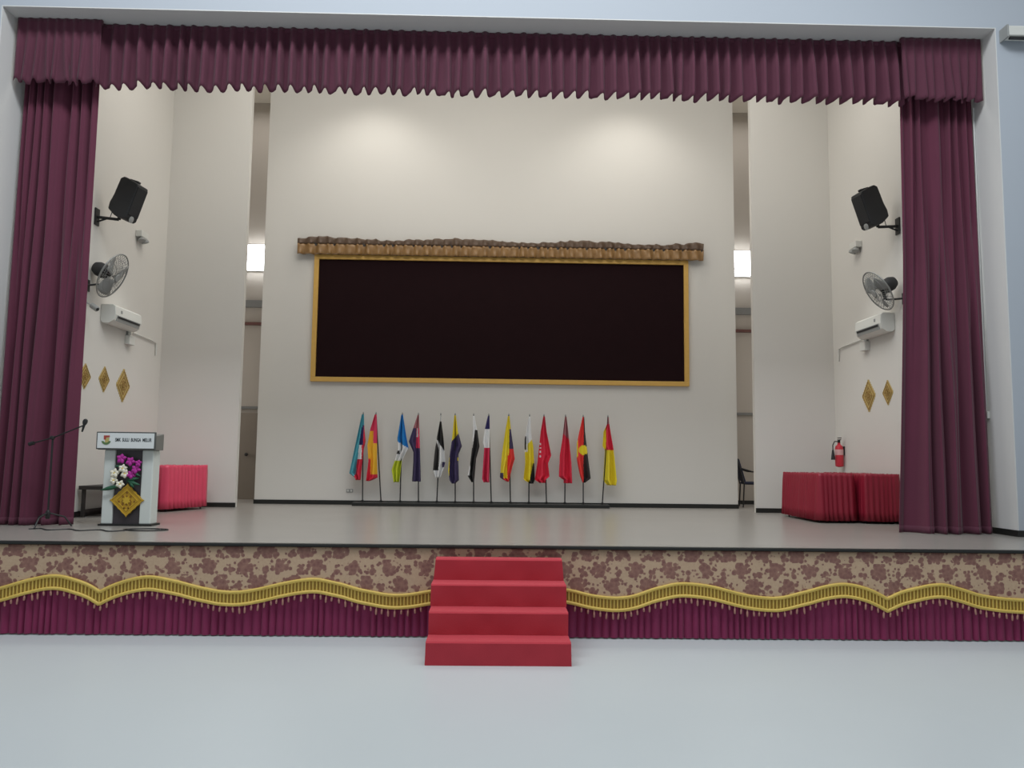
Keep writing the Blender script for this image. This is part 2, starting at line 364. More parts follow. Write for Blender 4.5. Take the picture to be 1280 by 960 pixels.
o = mb.build('brocade_cloth', brocade_m, sw, smooth='all', solid=.004); o.matrix_parent_inverse = inv
def along(off): return [(SX0 + (SX1 - SX0) * i / 560, ywave(SX0 + (SX1 - SX0) * i / 560) - .008, catmull(SX0 + (SX1 - SX0) * i / 560) + off) for i in range(561)]
o = MB().grid(lambda u, v: Vector((SX0 + (SX1 - SX0) * u, ywave(SX0 + (SX1 - SX0) * u) - .005, catmull(SX0 + (SX1 - SX0) * u) + BWD * (1 - 2 * v))), 560, 1).build('braid_band', gold2_m, sw, solid=.004); o.matrix_parent_inverse = inv
for off in (BWD, -BWD):
    o = MB().tube(along(off), .018, 6).build('braid_rope', gold_m, sw, smooth='all'); o.matrix_parent_inverse = inv
mb = MB(); x = SX0 + .02
while x < SX1:
    z = catmull(x); y = ywave(x) - .010
    mb.tube([(x, y, z + BWD - .012), (x, y, z - BWD + .012)], .008, 5, caps=False); x += .034
o = mb.build('braid_rungs', gold_m, sw, smooth='all'); o['kind'] = 'stuff'; o.matrix_parent_inverse = inv
tm = MB().lathe([(.004, 0), (.007, -.008), (.005, -.014), (.011, -.026), (.010, -.055), (.004, -.062)], 6)
t0 = tm.build('tassel', tassel_m, sw, smooth='all'); first = True
x = SX0 + .03; rnd = random.Random(9)
while x < SX1:
    if abs(x) > .72:
        c = t0 if first else t0.copy()
        if not first: COL.objects.link(c); c.parent = sw
        first = False
        c.matrix_parent_inverse = inv; c.location = (x, ywave(x) - .012, catmull(x) - BWD - .008); c.rotation_euler = (0, rnd.uniform(-.12, .12), 0); c.scale = (1, 1, rnd.choice((.9, 1, 1.05, 1.3)))
    x += .0605 * (1 + rnd.uniform(-.08, .08))

# ------------------------------------------------------------------ red stairs
st = thing('portable_stairs', 'four-step portable stairs covered in red carpet, in front of the stage', 'stairs', (0, -.6, 0))
inv = Matrix.Translation((0, .6, 0)); r = .1963; t = .2688
for k in range(4):
    w0, w1 = ((.618, .613), (.613, .613), (.622, .618), (.617, .600))[k]
    y0 = -4 * t + k * t; z0 = r * k; z1 = r * (k + 1); vs = []
    nx = 24
    def rip(x, s): return .004 * math.sin(x * 7 + k * 2) + .003 * math.sin(x * 19 + s + k)
    vs = []
    for (yy, zz, ww) in ((y0, z0 + .001, w0), (y0, z0 + r * .5, (w0 + w1) / 2), (y0 - .004, z1 - .012, w1), (y0 + .008, z1, w1), (-.1, z1, w1), (-.1, z0 + .001, w0)):
        for i in range(nx + 1):
            x = -ww + 2 * ww * i / nx; fr = yy < y0 + .01
            vs.append((x, yy + (rip(x, zz * 30) if fr and .001 < zz - z0 < r - .02 else 0), zz))
    fs = [(j * (nx + 1) + i, j * (nx + 1) + i + 1, (j + 1) * (nx + 1) + i + 1, (j + 1) * (nx + 1) + i) for j in range(5) for i in range(nx)]
    fs += [[j * (nx + 1) for j in range(6)], [j * (nx + 1) + nx for j in range(5, -1, -1)]]
    fs += [(5 * (nx + 1) + i, 5 * (nx + 1) + i + 1, i + 1, i) for i in range(nx)]
    o = MB().add(vs, fs).build('step', carpet_m, st, smooth=True, angle=40); o.matrix_parent_inverse = inv

# ------------------------------------------------------------------ board and pelmet on back wall
BY = 6.5
bd = thing('framed_board', 'wide dark maroon board in a thin golden wooden frame on the back wall', 'board', (.04, BY, 4.2))
inv = Matrix.Translation((-.04, -BY, -4.2))
x0, x1, z0, z1, fw = -3.40, 3.47, 3.085, 5.42, .085
for a in ((x0, x1, z0, z0 + fw), (x0, x1, z1 - fw, z1), (x0, x0 + fw, z0 + fw, z1 - fw), (x1 - fw, x1, z0 + fw, z1 - fw)):
    o = MB().box(a[0], a[1], BY - .06, BY - .001, a[2], a[3]).build('frame_bar', frame_m, bd, bevel=.006); o.matrix_parent_inverse = inv
o = MB().box(x0 + fw, x1 - fw, BY - .02, BY - .001, z0 + fw, z1 - fw).build('board_panel', board_m, bd); o.matrix_parent_inverse = inv
pl = thing('ruffled_pelmet', 'ruffled bronze-brown satin pelmet above the dark board on the back wall', 'pelmet', (.02, BY - .08, 5.45))
inv = Matrix.Translation((-.02, -BY + .08, -5.45))
rnd = random.Random(12); N = 84; ph = [rnd.uniform(-.5, .5) for _ in range(N + 1)]; am = [rnd.uniform(.5, 1.2) for _ in range(N + 1)]; tp = [rnd.uniform(-.02, .025) for _ in range(N + 1)]
def ruf(u, v, zt, zb, a0, yo, topw):
    q = u * N; i = int(min(q, N - 1)); fr = q - i; a = am[i] * (1 - fr) + am[i + 1] * fr
    s = math.sin(2 * PI * q * .5 + ph[i] * (1 - fr) + ph[i + 1] * fr)
    x = -3.70 + 7.44 * u + (v - .5) * .03 * s
    z = zt + (tp[i] * (1 - fr) + tp[i + 1] * fr) * topw * (1 - v) + (zb - zt) * v + (.02 * math.sin(u * 20) * topw * (1 - v))
    return Vector((x, BY - yo - a0 * a * s * (.35 + .65 * abs(v - .35)), z))
o = MB().grid(lambda u, v: ruf(u, v, 5.60, 5.405, .055, .12, 0), 440, 5).build('skirt_ruffle', pelmet_m, pl, smooth='all', solid=.004); o.matrix_parent_inverse = inv
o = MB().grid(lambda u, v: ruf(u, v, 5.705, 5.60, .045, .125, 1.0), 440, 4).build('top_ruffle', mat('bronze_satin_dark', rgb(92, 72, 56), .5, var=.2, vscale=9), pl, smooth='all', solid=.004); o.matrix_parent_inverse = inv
o = MB().box(-3.68, 3.72, BY - .10, BY - .001, 5.57, 5.62).build('batten', brown_m, pl); o.matrix_parent_inverse = inv

# ------------------------------------------------------------------ flags
FYY = 6.3
stand = thing('flag_stand', 'long low black base holding the row of state flags against the back wall', 'flag stand', (-.28, FYY - .05, H))
MB().box(-2.25, 2.25, -.13, .13, 0, .06).build('base_bar', black_m, stand, bevel=.006)
BASEX = [-2.374, -2.051, -1.714, -1.39, -1.066, -.742, -.417, -.106, .233, .559, .871, 1.197, 1.524, 1.865]
for bx in BASEX:
    MB().lathe([(.022, .06), (.022, .09), (.016, .095)], 12).build('socket', metal_blk, stand, smooth=True, loc=(bx + .28, .05, 0))
CL = {k: mat('flag_' + k, rgb(*c), .7, var=.05, vscale=8) for k, c in dict(teal=(64, 150, 166), navy=(44, 38, 92), white=(222, 222, 222), red=(208, 34, 62), blue=(24, 120, 190), yellow=(226, 206, 44), lime=(196, 206, 50), gold=(226, 170, 40), black=(36, 34, 34), scarlet=(220, 48, 44), mauve=(166, 104, 110), pinkred=(206, 50, 86), indigo=(56, 46, 84)).items()}
CK = list(CL)
FLAGS = [
 ('teal, white and red flag, the leftmost on the flag stand', -2.405, [(2, -1), (33, -7), (75, -15), (80, -8), (83, -7)], [(2, 1), (20, 2), (35, 4), (45, 2), (83, -1)],
  lambda x, y: 'teal' if x < 0 - max(0, y - 18) * .11 - 1 + (1.5 if y < 18 else 0) or y < 16 else ('navy' if x < 1.5 else 'red') if y < 40 else 'white' if y < 58 and x < 0 else 'red'),
 ('red and golden-yellow flag leaning left, second from the left on the flag stand', -2.178, [(2, -1), (20, -6), (40, -9), (60, -7), (83, -9)], [(2, 1), (20, 2), (60, 3), (80, 4), (84, -5)],
  lambda x, y: ('pinkred' if y < 22 or (x > -2 and y < 38) else 'red' if y > 76 or (y > 56 and x < -5) else 'gold')),
 ('bright blue, white and lime flag, third from the left on the flag stand', -1.71, [(2, -1), (31, -5), (45, -4), (60, -8), (70, -11), (85, -8)], [(2, 1), (30, 6), (43, 9), (50, 5), (60, 1), (85, -1)],
  lambda x, y: 'blue' if y < 38 + x * .6 else 'black' if 46 < y < 50 and x < -2 else 'white' if y < 59 else 'lime'),
 ('navy flag with a red and white canton, beside the bright blue flag', -1.425, [(2, -1), (25, -8), (35, -11), (48, -5), (60, -5), (84, -6)], [(2, 1), (20, 2), (40, 3), (60, 4), (82, 5)],
  lambda x, y: 'mauve' if y < 19 else ('white' if y < 30 and x < .6 and x > -1.5 else 'pinkred') if x > -2 and y < 43 else 'indigo'),
 ('black flag with a white diagonal band, fifth from the left on the stand', -1.027, [(2, -.6), (10, -.8), (30, -4), (45, -6), (70, -8), (79, -5)], [(2, .6), (10, 1), (30, 4), (60, 7), (68, 5), (79, 1)],
  lambda x, y: 'white' if y < 10 else 'black' if y < 38 + x * 1.5 else 'white' if (y < 48 + x * 3 or x > 1) and not (60 < y < 66 and x > 3) else 'black' if y < 70 and x < -1 else 'indigo' if x > 3 and y < 68 else 'white'),
 ('yellow-topped dark indigo flag, sixth from the left on the flag stand', -.77, [(2, -1), (30, -3), (55, -6), (70, -7), (82, -5), (86, -2)], [(2, 1), (22, 4), (40, 9), (50, 5), (60, 5), (82, 6), (86, 1)],
  lambda x, y: 'yellow' if y < 30 - x * 1.2 else 'yellow' if (x > 4 and 54 < y < 58) or x < -5.7 else 'indigo'),
 ('black flag with a white top, seventh from the left beside the indigo flag', -.442, [(2, -1), (20, -1), (40, -1), (60, -3), (76, -6), (84, -1)], [(2, 1), (20, 5), (40, 8), (55, 4), (84, 2)],
  lambda x, y: 'white' if y < 20 or (y < 42 and x < 5 - y * .12 - .5) or (x < -3 and y < 76) else 'black'),
 ('navy, white and rose-red flag in three horizontal blocks, mid-row on the flag stand', -.171, [(2, -1), (20, -5), (35, -7), (42, -5), (80, -7), (84, -5)], [(2, 1), (20, 1.5), (84, 2)],
  lambda x, y: 'navy' if y < 19 else 'white' if y < 41 else 'pinkred'),
 ('yellow, navy and red flag, ninth from the left on the flag stand', .186, [(2, -1), (20, -4), (50, -8), (78, -10), (81, -5), (83, -1)], [(2, 1), (20, 3), (40, 6), (55, 8), (65, 5), (83, 1)],
  lambda x, y: 'indigo' if y > 72 and x < -6 else ('yellow' if y < 79 else 'red') if x < (1 if y < 50 else -1) else 'yellow' if y < 18 else 'indigo' if y < 42 else 'scarlet'),
 ('yellow and black flag with a white top, tenth from the left on the stand', .558, [(2, -1), (30, -6), (40, -6), (60, -5), (80, -7), (84, 0)], [(2, .8), (28, 2.5), (40, 5), (60, 6), (80, 7), (85, 5)],
  lambda x, y: 'black' if (x < -4 and 27 < y < 43) else 'white' if y < 34 - x or (x < -2 and y < 46) else 'black' if x > 5 - (y - 60) * .22 and y > 60 else 'yellow'),
 ('crimson flag with small white stars down its left side, beside the yellow and black flag', .816, [(2, -1), (20, -4), (40, -6), (60, -8), (80, -11), (84, -5)], [(2, 1), (20, 3), (50, 9), (60, 5), (76, 7), (80, 2)],
  lambda x, y: 'white' if x < -3.4 and any(abs(y - s) < 1.2 for s in (36, 41, 46, 51)) and x > -5.4 else 'red'),
 ('plain red flag with a brownish faded top, twelfth from the left on the flag stand', 1.203, [(2, -1), (30, -4), (50, -7), (76, -8), (80, -2)], [(2, 1), (30, 4), (60, 7), (84, 8)],
  lambda x, y: 'mauve' if y < 26 + x else 'red'),
 ('red and black flag with a yellow disc, second from the right on the flag stand', 1.518, [(2, -1), (20, -5), (35, -8), (55, -8), (75, -4), (83, -1)], [(2, 1), (20, 2), (55, 6), (78, 9), (83, 2)],
  lambda x, y: 'yellow' if x * x + (y - 43) ** 2 < 34 or (x < -6.8 and y < 52) else 'scarlet' if x < .5 else 'black'),
 ('yellow flag with a dark red strip near the pole top, rightmost on the flag stand', 1.963, [(2, -.7), (9, -.8), (20, -6), (38, -7), (43, -4), (80, -6), (86, -1)], [(2, .7), (9, 1), (40, 6), (60, 8), (80, 10), (86, 9)],
  lambda x, y: 'mauve' if y < 10 else ('yellow' if x < -2.8 else 'red') if y < 42 else 'yellow'),
]
def interp(tb, y):
    if y <= tb[0][0]: return tb[0][1]
    for (a, b), (c, d_) in zip(tb, tb[1:]):
        if y <= c: return b + (d_ - b) * (y - a) / (c - a)
    return tb[-1][1]
UNIT = 1 / 69.8
TX = [-2.405, -2.178, -1.71, -1.425, -1.027, -.77, -.442, -.171, .186, .558, .816, 1.203, 1.518, 1.963]
for fi, ((lab, tx, Lf, Rt, cf), bx) in enumerate(zip(FLAGS, BASEX)):
    zt, zb = 2.52, H + .096
    fl = thing('flag', lab, 'flag', (bx, FYY, zb), 0, 'state flags in a row at the back wall')
    dx = tx - bx
    MB().tube([(0, 0, 0), (dx, 0, zt - zb - .02)], .011, 8).build('pole', metal_blk, fl, smooth=True)
    MB().lathe([(.004, 0), (.014, .012), (.012, .022), (.003, .045)], 10).build('finial', steel_m, fl, smooth=True, loc=(dx, 0, zt - zb - .025))
    rr = random.Random(50 + fi); p1, p2 = rr.uniform(0, 6), rr.uniform(0, 6); nf = rr.choice((1.4, 1.7, 2.1))
    yb = max(Lf[-1][0], Rt[-1][0])
    def pos(u, v):
        y = 2 + (yb - 2) * v
        l = interp(Lf, y); r_ = interp(Rt, y)
        return l + (r_ - l) * u, y
    def fn(u, v):
        x, y = pos(u, v); poley = dx * (-(y) * UNIT) / (zt - zb)
        a = .012 + .045 * v
        yy = -.03 - a * math.sin(u * nf * 2 * PI + p1 + v * 1.2) - .012 * math.sin(u * 9 + p2 + v * 4) - .02 * v
        return Vector((dx + x * UNIT, yy, zt - zb - y * UNIT))
    cc = lambda u, v: CK.index(cf(*pos(u, v)))
    MB().grid(fn, 28, 60, cc).build('cloth', [CL[k] for k in CK], fl, smooth='all', solid=.003)

# small outlet on the back wall
ol = thing('wall_socket', 'small white socket plate low on the back wall, left of the flags', 'socket', (-2.64, 6.5, 1.135))
MB().box(-.06, .06, -.012, -.001, -.03, .03).build('plate', grey_p, ol, bevel=.003)
for k in (-.03, .03): MB().box(k - .015, k + .015, -.016, -.012, -.018, .018).build('switch_rocker', white_p, ol, bevel=.002)

# ------------------------------------------------------------------ lamps in the wing slots
for sx, xx, zz, s in ((-1, -4.86, 5.71, 'left'), (1, 4.92, 5.75, 'right')):
    lp = thing('wall_lamp', 'glowing white square wall lamp in the narrow gap %s of the back wall' % s, 'lamp', (xx, 8.0, zz), 0, 'wall lamps in the wing gaps')
    MB().box(-.33, .33, -.05, -.001, -.27, .27).build('back_plate', white_p, lp, bevel=.01)
    MB().box(-.31, .31, -.17, -.05, -.245, .245).build('diffuser', lamp_m, lp, bevel=.03)

# ------------------------------------------------------------------ diamond ornaments
def ornament(root, w, h, T, m1, m2):
    def P(pts, y0, y1): return MB().prism(pts, y0, y1, T)
    # stepped diamond plate
    n = 7; pts = []
    for q, (sx, sz) in enumerate(((1, 1), (-1, 1), (-1, -1), (1, -1))):
        rng = range(n) if q in (0, 2) else range(n)
        for i in range(n):
            a = i / n; b = (i + 1) / n
            if q in (0, 2): pts += [(sx * (1 - a) * w, sz * a * h), (sx * (1 - a) * w * .985, sz * (b - .03) * h)]
            else: pts += [(sx * a * w, sz * (1 - a) * h), (sx * (b - .03) * w, sz * (1 - a) * h * .985)]
    P(pts, -.006, 0).build('ornament_plate', m1, root)
    for a in (.90, .60, .34):
        b = a - .07
        o = MB()
        c = [(1, 0), (0, 1), (-1, 0), (0, -1)]
        for i in range(4):
            p, q = c[i], c[(i + 1) % 4]
            o.prism([(p[0] * w * a, p[1] * h * a), (q[0] * w * a, q[1] * h * a), (q[0] * w * b, q[1] * h * b), (p[0] * w * b, p[1] * h * b)], -.013, -.006, T)
        o.build('lattice_ring', m2, root)
    for k in range(8):
        an = k * PI / 4; cx, cz = .46 * w * math.cos(an) * (1 if k % 2 == 0 else .75), .46 * h * math.sin(an) * (1 if k % 2 == 0 else .75)
        P([(cx + w * .07, cz), (cx, cz + h * .07), (cx - w * .07, cz), (cx, cz - h * .07)], -.014, -.006).build('diamond_stud', m2, root)
    P([(w * .17 * math.cos(i * PI / 8) * (1 if i % 2 else .6), h * .17 * math.sin(i * PI / 8) * (1 if i % 2 else .6)) for i in range(16)], -.018, -.006).build('rosette', m2, root)
for (sx, yy, zz, w, h, lab) in ((-1, 2.99, 2.79, .155, .175, 'gold diamond ornament on the left side wall, nearest the curtain'),
                                (-1, 3.53, 2.80, .155, .185, 'gold diamond ornament on the left side wall, the middle of three'),
                                (-1, 4.12, 2.765, .215, .25, 'larger gold diamond ornament on the left side wall, farthest from the curtain'),
                                (1, 4.17, 2.765, .215, .25, 'larger gold diamond ornament on the right side wall, above the fire extinguisher side'),
                                (1, 3.57, 2.765, .155, .185, 'smaller gold diamond ornament on the right side wall, beside the curtain')):
    orn = thing('diamond_ornament', lab, 'ornament', (-WX if sx < 0 else WX + .03, yy, zz), PI / 2 if sx < 0 else -PI / 2, 'gold diamond ornaments on the side walls')
    ornament(orn, w, h, Matrix.Translation((0, -.001, 0)), orn2_m, mat('ornament_dark_gold_relief', rgb(148, 118, 62), .5, var=.1))

# ------------------------------------------------------------------ speakers, fans, air conditioners on side walls
def speaker(side, lab, loc, plate_z, plate_y):
    wx = -WX if side < 0 else WX + .03
    root = thing('wall_speaker', lab, 'speaker', (wx, plate_y, plate_z), 0, 'black speakers on the side walls')
    rel = Vector(loc) - Vector((wx, plate_y, plate_z))
    R = Matrix.Translation(rel) @ Euler((0, 0, math.radians(-8 if side < 0 else 188))).to_matrix().to_4x4() @ Euler((0, math.radians(19), 0)).to_matrix().to_4x4()
    # local: +x forward, y width, z up
    prof = [(-.15, .24), (-.10, .275), (.0, .265), (.15, .235), (.16, .20), (.16, -.24), (.13, -.27), (.02, -.27), (-.04, -.26), (-.17, -.20), (-.18, -.11), (-.16, 0)]
    MB().prism([(a * .92, b * 1.04) for a, b in prof], -.13, .13, R).build('cabinet', plast_blk, root, bevel=.015)
    MB().box(.135, .158, -.115, .115, -.20, .21, R).build('grille', grille_m, root, bevel=.006)
    MB().lathe([(.045, 0), (.05, .01), (.02, .02)], 16, R @ axisT((.142, 0, -.245), (1, 0, 0))).build('badge', grey_p, root)
    MB().box(-.07, .07, -.03, .03, .265, .295, R).build('carry_handle', plast_blk, root, bevel=.006)
    p0 = Vector((0, 0, 0)); d = -side
    foot = R @ Vector((-.03, 0, -.30))
    MB().box(min(0, d * .02) + (.001 if d > 0 else 0), max(0, d * .02) - (.001 if d < 0 else 0), -.06, .06, -.12, .12).build('wall_plate', metal_blk, root, bevel=.004)
    MB().tube([(d * .01, 0, -.0), tuple(foot)], .021, 8).tube([tuple(foot), tuple(R @ Vector((-.03, 0, -.24)))], .025, 8).tube([(d * .01, 0, -.07), tuple(Vector((d * .01, 0, -.07)).lerp(foot, .45) + Vector((0, 0, .03)))], .012, 6).build('bracket_arm', metal_blk, root, smooth=True)
    a = R @ Vector((-.16, 0, .02))
    MB().tube([tuple(a), tuple(a + Vector((-d * .07, 0, -.03))), tuple(a + Vector((-d * .06, 0, -.16))), tuple(foot.lerp(Vector((0, 0, 0)), .4)), (d * .02, 0, 0)], .006, 6).build('cable', metal_blk, root, smooth=True)
speaker(-1, 'black loudspeaker on a bracket, high on the left side wall', (-5.235, 3.05, 5.28), 5.03, 3.04)
speaker(1, 'black loudspeaker on a bracket, high on the right side wall', (5.285, 3.12, 5.385), 5.12, 3.11)

def fan(side, lab, c, n, R0, plate_y, plate_z):
    wx = -WX if side < 0 else WX + .03
    root = thing('wall_fan', lab, 'fan', (wx, plate_y, plate_z), 0, 'wall fans on the side walls')
    rel = Vector(c) - Vector((wx, plate_y, plate_z)); n = Vector(n).normalized(); T = axisT(rel, n); d = -side
    def dome(sgn, depth, nm):
        mb = MB()
        for k in range(36):
            a = 2 * PI * k / 36
            pts = [T @ Vector((math.cos(a) * R0 * q, math.sin(a) * R0 * q, sgn * depth * (1 - q ** 2.2))) for q in (.15, .45, .75, .93, 1)]
            mb.tube(pts, .0028, 4, caps=False)
        for q in (.45, .75): mb.torus(R0 * q, .0032, T @ Matrix.Translation((0, 0, sgn * depth * (1 - q ** 2.2))), 36, 4)
        g = mb.build(nm, steel_m, root, smooth='all'); g['kind'] = 'stuff'
    dome(1, .07, 'front_guard'); dome(-1, .06, 'rear_guard')
    MB().torus(R0, .010, T, 40, 6).build('guard_rim', steel_m, root, smooth='all')
    MB().lathe([(.001, 0), (.05, 0), (.055, -.01), (.05, -.02)], 16, T @ Matrix.Translation((0, 0, .08))).build('hub_cap', grey_p, root, smooth=True)
    for b in range(3):
        an = 2 * PI * b / 3 + .4
        def bf(u, v):
            r_ = .05 + (R0 - .09) * v; aa = an + (u - .5) * (1.25 - .25 * v)
            return T @ Vector((r_ * math.cos(aa), r_ * math.sin(aa), (u - .5) * .07))
        MB().grid(bf, 6, 6).build('blade', grey_p, root, smooth='all', solid=.003)
    MB().lathe([(.04, -.04), (.085, -.07), (.10, -.12), (.10, -.22), (.07, -.28), (.02, -.29)], 20, T).build('motor', plast_blk, root, smooth=True)
    m = T @ Vector((0, 0, -.13)); low = m + Vector((d * .01, 0, -.19))
    MB().tube([tuple(m), tuple(m.lerp(low, .5) + Vector((d * .03, 0, 0))), tuple(low)], .024, 8).build('neck', plast_blk, root, smooth=True)
    MB().tube([(d * .005, 0, 0), (low.x * .5, low.y * .5, low.z * .9), tuple(low)], .014, 8).build('arm', metal_blk, root, smooth=True)
    MB().box(min(.001 * d, d * .02), max(.001 * d, d * .02), -.05, .05, -.08, .08).build('wall_plate', metal_blk, root, bevel=.004)
fan(-1, 'grey caged wall fan with black motor on the left side wall, below the loudspeaker', (-5.365, 3.0, 4.19), (.90, .02, -.44), .325, 2.9, 4.03)
fan(1, 'grey caged wall fan with black motor on the right side wall, below the loudspeaker', (5.350, 3.08, 4.165), (-.85, .02, -.52), .305, 3.0, 4.05)

def aircon(side, lab, yn, yf, zb, zt):
    wx = -WX if side < 0 else WX + .03; d = -side
    root = thing('air_conditioner', lab, 'air conditioner', (wx, (yn + yf) / 2, zb), 0, 'split air conditioners on the side walls')
    h = zt - zb; L = (yf - yn) / 2
    prof = [(.001 * d, .03), (.001 * d, h), (.17 * d, h), (.205 * d, h * .9), (.215 * d, h * .45), (.19 * d, h * .16), (.12 * d, 0), (.04 * d, 0)]
    MB().prism(prof, -L, L).build('casing', white_p, root, bevel=.008)
    MB().prism([(.216 * d, h * .43), (.222 * d, h * .43), (.197 * d, h * .13), (.19 * d, h * .16)], -L * .86, L * .86).build('louvre', grey_p, root)
    MB().prism([(.2165 * d, h * .40), (.2235 * d, h * .385), (.2155 * d, h * .29), (.2085 * d, h * .30)], -L * .82, L * .82).build('air_slot', plast_blk, root)
    MB().box(min(.212 * d, .218 * d), max(.212 * d, .218 * d), -L * .62, -L * .52, h * .6, h * .75).build('display', grey_p, root)
    return root
aircon(-1, 'white split air conditioner low on the left side wall, under the fan', 3.32, 4.16, 3.585, 3.855)
aircon(1, 'white split air conditioner low on the right side wall, under the fan', 3.30, 4.12, 3.625, 3.905)
for sx, s in ((-1, 'left'), (1, 'right')):
    wx = -WX if sx < 0 else WX + .03; d = -sx; dz = 0 if sx < 0 else .06
    p = MB().tube([(wx + d * .02, 4.32, 3.60 + dz), (wx + d * .02, 5.0, 3.58 + dz), (wx + d * .02, 5.16, 3.56 + dz), (wx + d * .02, 5.18, 3.36 + dz)], .012, 8).build('drain_pipe', white_p, smooth=True)
    tag(p, 'thin drain pipe running from the %s air conditioner toward the rear corner' % s, 'pipe', 'air conditioner drain pipes')
    r_ = thing('junction_box', 'small white box on the %s side wall, just under the air conditioner' % s, 'box', (wx, 4.18, 3.46 + dz * 1.2), 0, 'junction boxes under the air conditioners')
    MB().box(min(.001 * d, d * .08), max(.001 * d, d * .08), -.09, .09, -.07, .07).build('housing', white_p, r_, bevel=.008)
    MB().box(min(.001 * d, d * .03), max(.001 * d, d * .03), -.05, .05, .07, .14).build('trunking', grey_p, r_)
    r_ = thing('emergency_light', 'small pale twin-head light high on the %s side wall, behind the loudspeaker' % s, 'light fitting', (wx, 4.37, 5.10 + .03 * (sx > 0)), 0, 'small light fittings on the side walls')
    MB().box(min(.001 * d, d * .10), max(.001 * d, d * .10), -.12, .12, .0, .10).build('housing', white_p, r_, bevel=.01)
    MB().lathe([(.03, 0), (.055, .03), (.055, .06)], 14, axisT((d * .06, -.05, -.005), (d * .35, -.2, -1))).build('lamp_head', grey_p, r_, smooth=True)
    MB().lathe([(.03, 0), (.055, .03), (.055, .06)], 14, axisT((d * .06, .06, -.005), (d * .35, .2, -1))).build('lamp_head', grey_p, r_, smooth=True)
cm = thing('security_camera', 'small pale camera on an arm on the left side wall, below the fan', 'camera', (-WX, 2.75, 3.80))
MB().box(.001, .02, -.04, .04, -.04, .04).build('wall_plate', white_p, cm, bevel=.004)
MB().tube([(.015, 0, 0), (.13, .05, -.06)], .010, 8).build('arm', grey_p, cm, smooth=True)
MB().lathe([(.03, -.07), (.038, -.06), (.038, .05), (.028, .06)], 14, axisT((.17, .06, -.09), (.8, -.3, -.5))).build('camera_body', grey_p, cm, smooth=True)
MB().lathe([(.022, .06), (.022, .066), (.01, .067)], 12, axisT((.17, .06, -.09), (.8, -.3, -.5))).build('lens', plast_blk, cm, smooth=True)

# fire extinguisher on right wall
fe = thing('fire_extinguisher', 'red fire extinguisher with black horn on the right side wall, above the dark red tables', 'fire extinguisher', (WX + .03, 5.10, 1.66))
MB().lathe([(.02, 0), (.062, .015), (.066, .05), (.066, .30), (.055, .345), (.025, .37), (.022, .40)], 20, Matrix.Translation((-.085, 0, 0))).build('cylinder', red_metal, fe, smooth=True)
MB().lathe([(.067, .20), (.067, .29)], 20, Matrix.Translation((-.085, 0, 0))).build('paper_label', mat('pale_label', rgb(216, 170, 168), .6), fe, smooth=True)
MB().lathe([(.02, .40), (.024, .41), (.02, .44)], 12, Matrix.Translation((-.085, 0, 0))).box(-.10, -.07, -.06, .03, .44, .455).box(-.10, -.07, -.075, .02, .472, .485).build('valve_handle', metal_blk, fe)
MB().tube([(-.085, -.02, .42), (-.17, -.03, .42), (-.20, -.03, .36), (-.20, -.03, .28)], .009, 8).build('hose', metal_blk, fe, smooth=True)
MB().lathe([(.014, 0), (.02, -.04), (.034, -.16)], 14, Matrix.Translation((-.20, -.03, .28))).build('horn', metal_blk, fe, smooth=True)
MB().box(-.03, -.001, -.03, .03, .20, .34).build('wall_bracket', metal_blk, fe)

# switch and conduit on right reveal
sw_ = thing('surface_switch', 'small white switch box with conduit on the right edge of the stage opening', 'switch', (OX, 1.93, 2.35))
MB().box(-.035, -.001, -.055, .055, -.045, .045).build('box', white_p, sw_, bevel=.005)
MB().tube([(-.014, 0, .045), (-.014, 0, 4.0)], .010, 8).build('conduit', reveal_m, sw_, smooth=True)

# projector screen casing
ps = thing('projector_screen', 'white roll-up projector screen casing mounted high on the right front wall', 'projector screen', (6.2, 1.34, 6.98))
MB().prism([(-.06, .02), (-.06, .13), (-.04, .15), (.05, .15), (.05, .0), (-.03, 0)], 0, 2.6, Euler((0, 0, -PI / 2)).to_matrix().to_4x4() @ Matrix.Scale(-1, 4, (0, 0, 0)) if False else Matrix(((0, 1, 0, 0), (1, 0, 0, 0), (0, 0, 1, 0), (0, 0, 0, 1)))).build('casing', white_p, ps, bevel=.006)
MB().box(.02, 2.58, -.05, -.015, -.02, .004).build('bottom_bar', metal_blk, ps)
MB().box(-.02, .0, -.065, .098, -.005, .155).build('end_cap', grey_p, ps, bevel=.004)
MB().box(2.6, 2.62, -.065, .098, -.005, .155).build('end_cap', grey_p, ps, bevel=.004)

